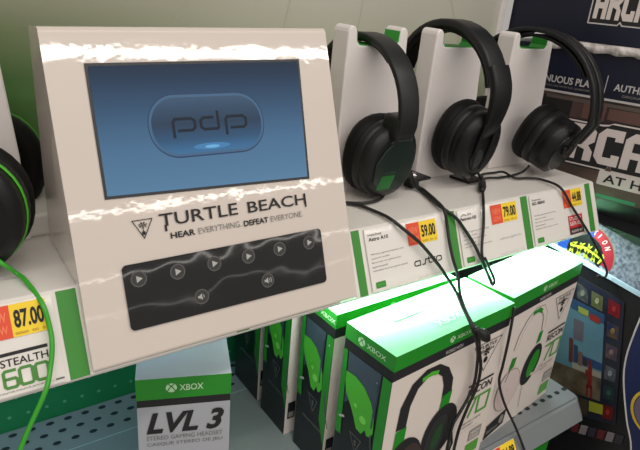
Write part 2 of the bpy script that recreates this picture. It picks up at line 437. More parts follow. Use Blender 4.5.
m.text(fc, 'HEAR', .0895, .1085, .0255, .0060, INK, .0012, bold=.025)
m.text(fc, 'EVERYTHING.', .1185, .1085, .0480, .0060, INKG, .0012, bold=-.004)
m.text(fc, 'DEFEAT', .1695, .1080, .0295, .0060, INK, .0012, bold=.025)
m.text(fc, 'EVERYONE.', .2020, .1080, .0415, .0060, INKG, .0012, bold=-.004)
m.build('brand_lettering', t)
m = MB(); m.rrect(fc, .0382, .0285, .2642, .0912, .0045, BLACKG, .0018, .0012)
bp_ = m.build('button_strip', t)
grey = mat('button_print', S(176, 176, 172), .5); ring_ = mat('button_ring', S(88, 88, 88), .5)
for i, (u, v) in enumerate([(.0523, .0762), (.0907, .0755), (.1300, .0760), (.1690, .0762), (.2075, .0772), (.2462, .0776), (.1116, .0457), (.1881, .0461)]):
    m = MB(); f = fc; r = .0072
    pts = [(u + r * math.cos(2 * PI * k / 24), v + r * math.sin(2 * PI * k / 24)) for k in range(24)]
    m.ell(f, u, v, r, r, mat('button_face', (.03, .03, .031), .35), .0020)
    m.stroke(f, pts, .0011, ring_, .0022, closed=True)
    if i < 6:
        m.poly(f, [(u - .0022, v - .0034), (u + .0038, v), (u - .0022, v + .0034)], grey, .0023)
    else:
        m.poly(f, [(u - .004, v - .0012), (u - .0022, v - .0012), (u + .0005, v - .0034), (u + .0005, v + .0034), (u - .0022, v + .0012), (u - .004, v + .0012)], grey, .0023)
        m.stroke(f, [(u + .0018, v - .0018), (u + .0026, v), (u + .0018, v + .0018)], .0007, grey, .0023)
        if i == 7: m.stroke(f, [(u + .0034, v - .0028), (u + .0046, v), (u + .0034, v + .0028)], .0007, grey, .0023)
    m.build('play_button' if i < 6 else 'volume_button', bp_)

# ------------------------------------------------------------------ headset stands
def stand(cx, label):
    t = thing('headset_stand', label, 'headset stand', (cx, .137, H), group='white headset stands on the counter')
    f = Fr((0, -.017, 0), (1, 0, 0), (0, 0, 1)); m = MB()
    a, b = -.052, .052
    pts = [(a - .001, 0), (b + .012, 0), (b + .010, .09), (b + .001, .20)]
    def arc(cu, cv, r, a0, a1, n=6): return [(cu + r * math.cos(math.radians(a0 + (a1 - a0) * i / n)), cv + r * 1.25 * math.sin(math.radians(a0 + (a1 - a0) * i / n))) for i in range(n + 1)]
    pts += arc(b - .0075, .2185, .0075, 10, 170) + [(b - .0155, .209), (b - .020, .2035), (a + .021, .2035), (a + .016, .209)] + arc(a + .0075, .2185, .0075, 10, 170)
    m.poly(f, pts, STANDW, 0, .034)
    m.build('body', t, bevel=.0025, seg=3)
    m = MB()
    inner = [(a + .0155, .2230), (a + .0168, .2093), (a + .0218, .2045), (b - .0208, .2045), (b - .0163, .2093), (b - .0152, .2230)]
    outer = [(a + .0135, .2230), (a + .0148, .2085), (a + .0205, .2025), (b - .0195, .2025), (b - .0145, .2085), (b - .0132, .2230)]
    n = len(inner); P = []
    for off in (-.0015, -.0325):
        P += [f.p(u, v, off) for u, v in inner] + [f.p(u, v, off) for u, v in outer]
    fs = []
    for i in range(n - 1):
        fs += [(i, i + 1, n + i + 1, n + i), (2 * n + i, 3 * n + i, 3 * n + i + 1, 2 * n + i + 1), (i, 2 * n + i, 2 * n + i + 1, i + 1), (n + i, n + i + 1, 3 * n + i + 1, 3 * n + i)]
    m.add(P, fs, CRADLE); m.build('cradle', t)
    return t
stand(.529, 'white headset stand with green cradle immediately right of the display console')
stand(.689, 'middle white headset stand, second to the right of the console')
stand(.865, 'white headset stand at the right end of the counter')
stand(.020, 'white headset stand at the far left edge, mostly behind a headset')

# ------------------------------------------------------------------ headsets
def supe(rx, rz, cz, y, e=2.4, n=32, cx=0, rot=0, clip=None):
    out = []
    for k in range(n):
        t = 2 * PI * k / n; c, s = math.cos(t), math.sin(t)
        x = rx * math.copysign(abs(c) ** (2 / e), c); z = rz * math.copysign(abs(s) ** (2 / e), s)
        out.append(Vector((cx + x * math.cos(rot) - z * math.sin(rot), y, cz + x * math.sin(rot) + z * math.cos(rot))))
    return out
def arch(R, z0, zt, zlow, n=22, lean=0):          # headband centre line in the YZ plane, front end first
    P = [Vector((0, -R + lean, zlow))]
    for i in range(n + 1):
        a = PI * i / n
        P.append(Vector((0, -R * math.cos(a), z0 + (zt - z0) * math.sin(a) ** .9)))
    P.append(Vector((0, R - lean, zlow)))
    return P
def sweep(m, P, prof, mt, scale=None, x0=0):       # prof: (lateral x, along outward normal)
    rings = []
    for i, p in enumerate(P):
        t = (P[min(i + 1, len(P) - 1)] - P[max(i - 1, 0)]).normalized(); nrm = Vector((0, -t.z, t.y))
        k = scale(i / (len(P) - 1)) if scale else (1, 1)
        rings.append([p + Vector((x0 + a * k[0], 0, 0)) + nrm * (b * k[1]) for a, b in prof])
    m.loft(rings, mt)
def rprof(w, h, r=.35, n=4):
    out = []; rr = min(w, h) * r
    for cx, cy, a in ((w / 2 - rr, -h / 2 + rr, -90), (w / 2 - rr, h / 2 - rr, 0), (-w / 2 + rr, h / 2 - rr, 90), (-w / 2 + rr, -h / 2 + rr, 180)):
        for i in range(n + 1):
            t = math.radians(a + 90 * i / n); out.append((cx + rr * math.cos(t), cy + rr * math.sin(t)))
    return out

def cup(parent, sg, R, cz, rx, rz, e, thick, shell, face, decor=None, rim=None, tilt=0):
    # sg -1: front cup, +1: rear cup; outer face at distance R from the arch centre
    yo = R
    piv = Vector((0, sg * (R - thick * .5), cz)); TILT[0] = Matrix.Translation(piv) @ Matrix.Rotation(-sg * math.radians(tilt), 4, 'X') @ Matrix.Translation(-piv)
    def Y(d): return sg * d
    m = MB(); pad = yo - thick
    m.loft([supe(rx * .62, rz * .62, cz, Y(pad + .006), e), supe(rx * .72, rz * .74, cz, Y(pad), e), supe(rx * .90, rz * .91, cz, Y(pad + .001), e), supe(rx, rz, cz, Y(pad + .008), e), supe(rx * 1.02, rz * 1.02, cz, Y(pad + .015), e), supe(rx * .99, rz * .99, cz, Y(pad + .022), e), supe(rx * .93, rz * .93, cz, Y(pad + .025), e)], CUSH)
    pd = m.build('ear_cushion', parent)
    m = MB(); b = pad + .025
    m.loft([supe(rx * .93, rz * .93, cz, Y(b), e), supe(rx * .97, rz * .97, cz, Y(b + .002), e), supe(rx * .96, rz * .96, cz, Y(b + .012), e), supe(rx * .90, rz * .90, cz, Y(b + .0145), e)], BLACK2)
    m.loft([supe(rx * .90, rz * .90, cz, Y(b + .0145), e), supe(rx * .93, rz * .93, cz, Y(b + .016), e), supe(rx * .90, rz * .90, cz, Y(yo - .006), e), supe(rx * .74, rz * .76, cz, Y(yo - .001), e), supe(rx * .70, rz * .72, cz, Y(yo), e)], shell)
    if rim: m.loft([supe(rx * .935, rz * .935, cz, Y(b + .0135), e), supe(rx * .965, rz * .965, cz, Y(b + .0145), e), supe(rx * .935, rz * .935, cz, Y(b + .0165), e)], rim, cap=False)
    c = m.build('ear_cup', parent)
    if decor: decor(c, sg, yo, cz, rx, rz)
    TILT[0] = None
    return c

CORDS = {
'A': [(.5341,.07,.0248),(.5400,.080,.009),(.5188,.066,.004),(.4883,.0615,.004),(.4686,.0695,.004),(.4560,.0780,.004),(.4590,.0760,.004),(.4743,.0591,.004),(.4825,.0227,.004),(.4824,-.0012,.004),(.4924,-.0111,-.0049),(.5153,-.0245,-.0247),(.5398,-.0375,-.053),(.5534,-.045,-.0719),(.5713,-.05,-.0952),(.5580,-.078,-.103),(.5535,-.1050,-.122),(.5781,-.1000,-.1599),(.5901,-.0970,-.1925),(.5941,-.0965,-.2283),(.5851,-.0972,-.2525),(.5724,-.0982,-.2716),(.5617,-.0990,-.2898),(.5613,-.0990,-.3396)],
'B': [(.5750,.075,.040),(.5950,.082,.012),(.6028,.0734,.004),(.5887,.0339,.004),(.5781,.006,.005),(.5922,-.0095,-.0063),(.6048,-.0161,-.0208),(.6208,-.0303,-.0469),(.6306,-.0448,-.0738),(.655,-.042,-.101),(.6558,-.047,-.1086)],
'B2': [(.5800,.078,.036),(.6010,.080,.010),(.6066,.069,.005),(.5906,.0281,.005),(.5734,-.0043,.0051),(.5747,-.013,-.0139),(.5732,-.0224,-.0321),(.5732,-.0351,-.0552),(.5781,-.045,-.0776),(.5719,-.06,-.0980),(.5600,-.085,-.110),(.5610,-.1080,-.1290),(.5847,-.0990,-.1672),(.5997,-.0970,-.2013),(.6038,-.0955,-.2377),(.5919,-.0965,-.2681),(.5817,-.0972,-.3053),(.5799,-.0975,-.3498)],
'C': [(.7012,.06,.0318),(.7190,.062,.016),(.7250,.0600,.006),(.6847,.0229,.004),(.6527,-.0066,.0001),(.6468,-.0177,-.0242),(.6352,-.0307,-.048),(.63,-.04,-.0633),(.6449,-.042,-.0888),(.6558,-.047,-.1086),(.6608,-.046,-.1032),(.6532,-.041,-.0875),(.6345,-.0405,-.0640)],
'D': [(.8241,.05,.0253),(.8360,.066,.010),(.8182,.0703,.004),(.7813,.0698,.004),(.7525,.0713,.006),(.735,.070,.006),(.748,.085,.005),(.7637,.0893,.006),(.7931,.0920,.004),(.8033,.0814,.0075),(.8054,.0583,.004),(.8322,.0484,.004),(.8456,.0324,.004),(.8380,-.0055,.0044),(.8609,-.0200,-.0262),(.8833,-.037,-.0573),(.9216,-.042,-.0934),(.9585,-.045,-.1293),(.9800,-.05,-.1583),(.9780,-.05,-.1695),(.9601,-.045,-.1654)],
'E': [(.6670,-.084,-.130),(.6600,-.0915,-.1772),(.6720,-.0850,-.2323),(.6800,-.0810,-.2687),(.715,-.0780,-.3268),(.7480,-.0920,-.3850),(.7700,-.1200,-.4500)],
'G': [(.030,.060,.030),(.044,.030,.023),(.0560,.0370,.006),(.0611,.0237,.004),(.0682,-.0086,-.0050),(.0706,-.0190,-.0227),(.0698,-.0280,-.0379),(.0649,-.0370,-.0548),(.0577,-.047,-.0695),(.0404,-.052,-.0998),(.0255,-.055,-.13)],
}
def cord(root, keys, mt, r=.0023, name='cord'):
    for k in keys:
        m = MB(); m.tube(up(CORDS[k]), r, mt, 8, 6); m.build(name, root, xf=world_xf(root))

# --- first headset (right of the console): flat band, green-marked cups
t = thing('gaming_headset', 'black headset with green stripes on its cup, hanging beside the console', 'headset', (.525, .139, H), group='demo headsets on the counter')
P = arch(.100, .112, .2150, .098, lean=.004)
m = MB(); sweep(m, P, rprof(.034, .0085), BLACK2, lambda s: (1 - .12 * abs(2 * s - 1) ** 3, 1)); bd = m.build('headband', t)
m = MB(); sweep(m, [p * 1 for p in arch(.0955, .112, .2100, .11)][7:-7], rprof(.029, .004), CUSH); m.build('band_padding', t)
def decA(c, sg, yo, cz, rx, rz):
    f = Fr((0, sg * yo, cz), (1 if sg < 0 else -1, 0, 0), (0, 0, 1)); m = MB()
    oct_ = [(-.020, -.038), (.018, -.038), (.034, -.020), (.036, .014), (.024, .036), (-.006, .036), (-.022, .022), (-.034, .004), (-.034, -.022)]
    m.poly(f, [(a * .95, b) for a, b in oct_], CHAR, .003, .003)
    o = m.build('face_plate', c, bevel=.0015)
    m = MB()
    for k in range(7):
        u = -.024 + k * .0034
        m.stroke(f, [(u, -.034), (u + .0065, -.014)], .0017, mat('cup_stripe_green', S(46, 138, 60), .4), .0036)  # green hatch marks in their own colour
    m.text(f, 'ASTRO', -.016, -.0115, .020, .0035, mat('cup_text', S(60, 84, 72), .4), .0036, bold=.01, shear=.2)
    m.build('stripe_mark', o)
    m = MB(); m.stroke(f, [(-.015, .033), (-.004, .0375), (.022, .0375)], .0014, mat('edge_glint', S(150, 156, 158), .2, .6), .0032); m.build('edge_strip', o)  # pale line painted on as a highlight along the cup edge
for sg in (-1, 1): cup(t, sg, .084, .060, .0490, .0560, 2.3, .057, BLACK2, CHAR, decA, tilt=7)
for sg in (-1, 1):
    m = MB(); m.box((-.017, min(sg * .068, sg * .102), .092), (.015, max(sg * .068, sg * .102), .126), BLACK2); m.build('yoke', t, bevel=.006, seg=3)
m = MB()
for x, z in ((-.012, .1), (-.034, .088)): m.loft([supe(.002, .002, z, -.093, 2), supe(.002, .002, z, -.0995, 2)] if False else [[Vector((x + .0022 * math.cos(2*PI*k/10), y, z + .0022 * math.sin(2*PI*k/10))) for k in range(10)] for y in (-.072, -.0805)], CHROME)
m.build('rivet', t)
cord(t, ['A', 'B', 'B2'], CABLE)
m = MB(); m.tube(up([(.5535, -.108, -.118), (.566, -.112, -.128), (.578, -.110, -.139)]), [.004, .007, .0075, .006], CABLE, 10, 4); m.build('cord_plug', t, xf=world_xf(t))

# --- second headset: thicker band, sliders, ringed cups
t = thing('gaming_headset', 'all-black headset with ringed round cups and thick slider band, on the middle stand', 'headset', (.689, .137, H), group='demo headsets on the counter')
P = arch(.103, .125, .2360, .12, lean=.002)
m = MB(); sweep(m, P[3:-3], rprof(.036, .010), BLACK2, lambda s: (1 + .1 * math.sin(PI * s), 1 + .25 * math.sin(PI * s))); m.build('headband', t)
m = MB(); sweep(m, arch(.096, .125, .2280, .12)[3:-3], rprof(.031, .009), CUSH); m.build('band_padding', t)
for sg in (-1, 1):
    m = MB(); Q = [Vector((0, sg * .084, .078)), Vector((0, sg * .098, .098)), Vector((0, sg * .105, .120)), Vector((0, sg * .1075, .142)), Vector((0, sg * .1045, .162)), Vector((0, sg * .0965, .180)), Vector((0, sg * .0925, .186))]
    sweep(m, catmull(Q, 4), rprof(.037, .013), BLACK, lambda s: (.62 + .42 * min(1, s * 2), .8 + .25 * s)); m.build('slider', t, bevel=.002)
def decB(c, sg, yo, cz, rx, rz):
    f = Fr((0, sg * yo, cz), (1 if sg < 0 else -1, 0, 0), (0, 0, 1)); m = MB()
    ring = [Vector((.031 * math.cos(a), sg * (yo - .002), cz + .038 * math.sin(a))) for a in [2 * PI * k / 28 for k in range(29)]]
    m.tube(ring, .0024, BLACKG, 8, 1, cap=False)
    for s_ in (-1, 1): m.tube([(s_ * .009, sg * (yo - .001), cz - .034), (s_ * .015, sg * (yo + .002), cz), (s_ * .012, sg * (yo + .004), cz + .044)], .0032, BLACK, 8, 4)
    o = m.build('cup_frame', c)
    m = MB(); m.ell(f, -.006, -.016, .013, .015, mat('mesh_grey', S(64, 66, 68), .35, .5), .0012); m.build('mesh_insert', c)
for sg in (-1, 1): cup(t, sg, .093, .073, .0480, .0570, 2.1, .063, BLACK, BLACK2, decB, tilt=9)
cord(t, ['C', 'E'], CABLE, .0021)
m = MB(); m.tube(up([(.737, .073, .012), (.722, .058, .0075), (.702, .040, .0075), (.690, .031, .006)]), [.0028, .0052, .0060, .0060, .0055, .003], CABLE, 10, 4); m.build('inline_control', t, xf=world_xf(t))

# --- third headset: open twin-wire band
t = thing('gaming_headset', 'black headset with split twin-rail band, on the right-end stand by the arcade cartons', 'headset', (.868, .116, H), rz=math.radians(6), group='demo headsets on the counter')
for x0 in (-.0100, .0100):
    m = MB(); sweep(m, arch(.125, .105, .2345, .07, lean=.02), rprof(.0140, .0080), BLACK2, x0=x0); m.build('band_rail', t)
m = MB(); sweep(m, arch(.116, .105, .2255, .1)[5:-5], rprof(.034, .0045), CUSH); m.build('band_padding', t)
def decC(c, sg, yo, cz, rx, rz):
    m = MB(); ring = [Vector((.034 * math.cos(a), sg * (yo - .001), cz + .036 * math.sin(a))) for a in [2 * PI * k / 28 for k in range(29)]]
    m.tube(ring, .0016, BLACKG, 8, 1, cap=False)
    m.tube([(-.0135, sg * (yo + .001), cz + .012), (0, sg * (yo + .003), cz - .004), (.0135, sg * (yo + .001), cz + .012)], .004, BLACK, 8, 4); m.build('cup_frame', c)
for sg in (-1, 1): cup(t, sg, .092, .064, .0460, .0500, 2.2, .074 if sg < 0 else .046, BLACK, BLACK2, decC, tilt=20 if sg < 0 else 6)
cord(t, ['D'], CABLE, .0021)

# --- headset at the left edge
t = thing('gaming_headset', 'black headset with green edging and a green cord at the left edge', 'headset', (.048, .136, H), rz=math.radians(-16), group='demo headsets on the counter')
P = arch(.096, .110, .2120, .098, lean=.004)
m = MB(); sweep(m, P, rprof(.018, .009), BLACK2); m.build('headband', t)
def decD(c, sg, yo, cz, rx, rz):
    m = MB(); m.tube([Vector((.028 * math.cos(a), sg * (yo - .001), cz + .034 * math.sin(a))) for a in [2 * PI * k / 24 for k in range(25)]], .0018, BLACKG, 8, 1, cap=False); m.build('cup_frame', c)
for sg in (-1, 1): cup(t, sg, .104, .063, .0520, .0580, 2.1, .062, BLACK, BLACK2, decD, rim=LIME)
cord(t, ['G'], CABLEG, .0022)

# ------------------------------------------------------------------ security anchors
for cx, cy, cz, rz, lb in ((.610, .100, .0145, .1, 'small black cable anchor plate beside the striped cup'), (.727, .094, 0, .1, 'small black cable anchor plate under the ringed headset')):
    t = thing('cable_anchor', lb, 'anchor', (cx, cy, H + cz), rz=rz, group='cable anchors on the counter')
    m = MB(); m.box((-.020, -.020, 0), (.020, .020, .004), BLACK); m.build('plate', t, bevel=.001)
    m = MB(); m.box((-.008, -.008, -.0145 if cz else 0), (.008, .008, .001), BLACK); m.build('foot', t)
    m = MB(); m.loft([[Vector((rr * math.cos(2*PI*k/16), rr * math.sin(2*PI*k/16), z)) for k in range(16)] for rr, z in ((.008, .004), (.008, .006), (.005, .0075))], CHROME); m.build('bolt', t)

# ------------------------------------------------------------------ cartons
def logo_x(m, f, cu, cv, r, mt, bg):
    m.ell(f, cu, cv, r, r, mt, .0008)
    m.stroke(f, [(cu - r * .75, cv - r * .75), (cu - r * .25, cv + r * .1), (cu + r * .5, cv + r * .85)], r * .22, bg, .0011)
    m.stroke(f, [(cu + r * .75, cv - r * .75), (cu + r * .25, cv + r * .1), (cu - r * .5, cv + r * .85)], r * .22, bg, .0011)
def tri_logo(m, f, pts, mt, off=.0008, w=.0010):
    m.stroke(f, pts, w, mt, off, closed=True)
    cx = sum(p[0] for p in pts) / 3; cy = sum(p[1] for p in pts) / 3; k = (pts[1][0] - pts[0][0]) / 4.2
    for a in range(7):
        th = math.radians(a * 360 / 7 + 12)
        m.poly(f, [(cx, cy), (cx + .42 * k * math.cos(th - .3), cy + .42 * k * math.sin(th - .3)), (cx + .55 * k * math.cos(th), cy + .55 * k * math.sin(th)), (cx + .42 * k * math.cos(th + .3), cy + .42 * k * math.sin(th + .3))], mt, off)
    m.ell(f, cx + .05 * k, cy - .95 * k, .3 * k, .35 * k, mt, off)

def headset_carton(loc, rz, w, d, label, style, h=.275):
    t = thing('headset_carton', label, 'carton', loc, rz, group='headset cartons on the steel shelf')
    m = MB(); m.box((0, 0, 0), (w, d, h - .038), CARTW, {'-x': CARTD, '+x': CARTD, '+y': CARTD}); m.build('carton_body', t)
    m = MB(); m.box((0, 0, h - .038), (w, d, h - .0225), INK)
    m.box((-.0006, -.0006, h - .0225), (w + .0006, d + .0006, h), GREENB, {'+z': GREENLIT})
    ff = Fr((0, 0, 0), (1, 0, 0), (0, 0, 1)); fl = Fr((0, d, 0), (0, -1, 0), (0, 0, 1)); ft = Fr((0, 0, h), (1, 0, 0), (0, 1, 0))
    lid = m.build('lid_band', t, recalc=False)
    m = MB(); Z = h - .0205
    pale = mat('print_pale_green', S(196, 232, 190), .4)
    logo_x(m, ff, w * .44, Z + .0075, .0052, pale, GREENB); m.text(ff, 'XBOX', w * .44 + .0085, Z + .0045, .030, .0062, pale, .0012)
    m.build('console_logo', lid); m = MB()
    logo_x(m, fl, .030, Z + .008, .0062, pale, GREENB); m.text(fl, 'XBOX', .040, Z + .0045, .034, .0070, pale, .0012)
    m.build('console_logo', lid); m = MB()
    m.text(ff, 'WORKS WITH', w * .40, h - .034, .036, .0055, INKL, .0008); m.build('small_print', lid); m = MB()
    m.rrect(ft, w * .22, d * .62, w * .46, d * .68, .002, mat('hang_slot', S(70, 150, 90), .4), .0012)
    m.text(ft, 'XBOX', w * .40, d * .18, .05, .012, mat('top_print', S(190, 240, 200), .3), .0012)
    m.build('top_print', lid)
    # side panel print
    m = MB()
    m.poly(fl, [(d - .015, .09), (d, .05), (d, h - .038), (d - .015, h - .038)], GREENB, .0008)
    m.poly(fl, [(.0, .10), (.012, .10), (.008, h - .038), (0, h - .038)], GREENB, .0008)
    m.poly(fl, [(.012, .155), (.030, .175), (d - .027, .165), (d - .020, .13), (d - .018, h - .038), (.010, h - .038)], CARTSLATE, .0006)
    m.poly(fl, [(x_ * d / .0885, y_) for x_, y_ in [(.0100, .2060), (.0280, .2075), (.0460, .2015), (.0600, .1880), (.0690, .1680), (.0705, .1440), (.0650, .1350), (.0600, .1330), (.0560, .1400), (.0500, .1290), (.0400, .1310), (.0340, .1440), (.0270, .1560), (.0140, .1740), (.0100, .190)]], LIME, .0011)
    m.ell(fl, .0500 * d / .0885, .1520, .0060, .0060, mat('print_lime2', S(130, 220, 90), .35), .0014); m.ell(fl, .034, .1655, .0032, .0032, mat('print_lime2', S(130, 220, 90), .35), .0014)
    m.ell(fl, .066, .222, .0014, .0014, PAPER, .0012)
    m.stroke(fl, [(.006, .129), (.014, .1335), (.016, .1330)], .0035, INKL, .0012)
    m.stroke(fl, [(d - .022, .225), (d - .022, .150)], .0030, CARTSLATE, .0012)
    tri_logo(m, fl, [(.030, .1185), (.052, .1165), (.043, .0930)], INKG, .0012)
    m.stroke(fl, [(.066, .140), (.072, .11), (.080, .088)], .002, mat('side_grey', S(80, 88, 92), .3), .0012)
    m.text(fl, 'SURROUND SOUND READY', .02, .07, .05, .004, INKG, .0012)
    m.build('side_print', t)
    # front print
    m = MB(); k = w / .235
    if style == 'black':
        A = [(.031, .150), (.0330, .185), (.046, .212), (.066, .2235), (.088, .2235), (.106, .211), (.117, .190), (.119, .165)]
        m.stroke(ff, A, [.019, .019, .017, .015, .013, .015, .019, .020], INK, .0008)
        m.stroke(ff, [(.058, .2170), (.075, .2205), (.090, .2170)], .0065, LIME, .0010)
        m.poly(ff, [(.021, .120), (.041, .122), (.042, .150), (.022, .149)], GREENB, .0011); m.poly(ff, [(.108, .145), (.128, .148), (.130, .172), (.110, .168)], GREENB, .0011)
        m.ell(ff, .048, .082, .036, .046, INK, .0012, rot=.25); m.ell(ff, .060, .075, .026, .038, mat('print_brown', S(64, 54, 52), .4), .0014, rot=.2)
        m.ell(ff, .118, .104, .036, .046, INK, .0013, rot=-.25); m.ell(ff, .112, .1, .022, .034, mat('print_charcoal', S(46, 50, 50), .4), .0016, rot=-.25); m.ell(ff, .113, .096, .010, .022, mat('print_dkgreen', S(40, 72, 44), .4), .0018, rot=-.25)
        m.stroke(ff, [(.150, .085), (.158, .06), (.150, .038), (.120, .030)], .005, INK, .0014)
    elif style == 'white':
        A = [(.047, .165), (.052, .190), (.066, .212), (.088, .2255), (.110, .222), (.124, .205), (.130, .175)]
        m.stroke(ff, A, [.012, .011, .010, .011, .012, .012, .011], mat('print_outline', S(158, 146, 142), .45), .0007); m.stroke(ff, A, [.009, .008, .007, .008, .009, .009, .008], CARTW, .0009)
        m.stroke(ff, [(.078, .2215), (.096, .2235), (.108, .2170)], .008, GREENB, .0010)
        m.poly(ff, [(.040, .127), (.055, .130), (.058, .148), (.045, .150)], GREENB, .0011); m.poly(ff, [(.118, .150), (.130, .152), (.132, .172), (.121, .172)], GREENB, .0011)
        m.ell(ff, .119, .108, .027, .040, INK, .0012, rot=-.3); m.ell(ff, .124, .108, .015, .027, GREENB, .0014, rot=-.3)
        m.ell(ff, .052, .086, .0365, .0415, mat('print_outline', S(158, 146, 142), .45), .0014, rot=.15); m.ell(ff, .052, .086, .035, .040, SKIN, .0015, rot=.15); m.ell(ff, .052, .086, .0025, .003, INKL, .0017)
        m.stroke(ff, [(.044, .126), (.036, .108)], .002, INK, .0016)
        m.stroke(ff, [(.125, .085), (.150, .080), (.165, .092)], .006, SKIN, .0014); m.stroke(ff, [(.105, .07), (.112, .02)], .0012, INKG, .0012)
        m.poly(ff, [(.010, .002), (.066, .010), (.068, .040), (.012, .030)], INK, .0012); m.ell(ff, .056, .024, .007, .009, GREYB, .0014); m.text(ff, 'GREAT SOUND', .014, .012, .034, .006, GREYB, .0014)
    a = .160 * k
    if style == 'plain':
        q_ = MB(); q_.rect(ff, .004, .030, .018, .062, INK, .0010); q_.rect(ff, .006, .033, .016, .043, GREYB, .0012); q_.build('small_print', t)
    tri_logo(m, ff, [(a, .2265), (a + .064, .2265), (a + .034, .175)], INK, .0008, .0011); m.text(ff, 'TURTLE', a + .011, .2175, .042, .0060, INK, .0010); m.text(ff, 'BEACH', a + .014, .2095, .034, .0055, INK, .0010)
    m.rect(ff, a + .006, .1550, a + .066, .1585, INK, .0010); m.text(ff, 'RECON', a + .008, .1375, .057, .0135, INK, .0010)
    c70 = mat('print_seventy', S(84, 160, 60), .4)
    m.stroke(ff, [(a + .010, .128), (a + .034, .128), (a + .020, .094)], .0040, c70, .0010)
    m.stroke(ff, [(a + .040, .128), (a + .066, .128), (a + .064, .096), (a + .040, .096)], .0040, c70, .0010, closed=True)
    m.text(ff, 'AMPLIFIED GAMING', a + .010, .083, .045, .0035, INKG, .0010); m.text(ff, 'HEADSET', a + .010, .076, .028, .0035, INKG, .0010)
    m.rect(ff, a + .036, .040, a + .066, .062, GREYB, .0010); m.text(ff, 'HIGH', a + .039, .052, .022, .006, PAPER, .0012); m.text(ff, 'SOUND', a + .039, .043, .022, .006, PAPER, .0012)
    m.rect(ff, a + .034, .012, a + .066, .034, c70, .0010)
    m.text(ff, 'stereo gaming headset', a + .004, .068, .05, .003, INKL, .0010, bold=0)
    m.build('front_print', t)
    return t
Zs = H - .4
headset_carton((.427, -.099, Zs), math.radians(4.27), .2430, .0885, 'front carton in the left row, black headset pictured on white', 'black')
headset_carton((.419, .010, Zs), math.radians(1.2), .2300, .074, 'green-lidded carton directly behind the front one, green shape on its dark side', 'plain')
headset_carton((.412, .104, Zs), math.radians(.4), .2300, .074, 'carton third in the row, under the console edge with a pale front strip', 'plain')
headset_carton((.414, .196, Zs), 0, .2300, .084, 'rearmost dark-sided carton of the row, by the green pegboard', 'plain')
headset_carton((.681, -.071, Zs), math.radians(7.03), .2200, .0800, 'rightmost carton, white headset pictured, under the brightest light', 'white')
# label on the third carton's front strip
# --- narrow carton under the console
t = thing('headset_carton', 'narrow silver carton reading LVL 3, standing under the display console', 'carton', (.159, .033, Zs), math.radians(-21.2), group='headset cartons on the steel shelf')
w, d, h = .1058, .19, .25
m = MB(); m.box((0, 0, 0), (w, d, h - .0395), CARTG); m.build('carton_body', t)
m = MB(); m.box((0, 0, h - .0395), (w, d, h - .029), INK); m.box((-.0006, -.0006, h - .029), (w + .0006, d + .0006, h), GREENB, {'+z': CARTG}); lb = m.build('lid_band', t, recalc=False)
ff = Fr((0, 0, 0), (1, 0, 0), (0, 0, 1)); m = MB(); pale = mat('print_pale_green', S(196, 232, 190), .4)
logo_x(m, ff, .0385, h - .0140, .0062, pale, GREENB); m.text(ff, 'XBOX', .0475, h - .0185, .027, .0088, pale, .0012); m.build('console_logo', lb)
m = MB(); m.text(ff, 'LVL 3', .0095, h - .0790, .0890, .0310, INK, .0009, bold=.035, shear=.28)
m.text(ff, 'STEREO GAMING HEADSET', .0095, h - .0885, .0880, .0062, INKG, .0009, bold=0); m.text(ff, 'CASQUE STEREO DE JEU', .0095, h - .0985, .0880, .0062, INKG, .0009, bold=0)
m.ell(ff, .05, .08, .03, .04, CARTSLATE, .0009); m.build('front_print', t)
# --- carton on the lowest shelf
t = thing('headset_carton', 'green-topped carton on the shelf below, just under the steel shelf lip', 'carton', (.70, -.092, H - .78), 0, group='headset cartons on the steel shelf')
del t['group']
m = MB(); m.box((0, 0, 0), (.165, .09, .24), CARTW, {'-x': CARTD, '+x': CARTD}); m.build('carton_body', t)
m = MB(); m.box((-.0006, -.0006, .24), (.1656, .0906, .338), GREENB); m.build('lid_band', t)

# --- yellow tag on the shelf lip
t = thing('price_tag', 'yellow and red price tag on the steel shelf edge, between the two front cartons', 'price tag', (.686, -.108, H - .431))
f = Fr((0, -.0012, .0010), (1, 0, 0), (0, .019, .030)); m = MB()
m.rect(f, 0, 0, .058, .034, PAPER, .0006, .001); m.build('card', t)
m = MB(); m.rect(f, 0, .001, .022, .033, RED, .0012); m.rect(f, .022, .001, .058, .034, YEL, .0012); m.text(f, '34.88', .026, .010, .028, .017, INK, .0016, bold=.03); m.build('price_sticker', t)

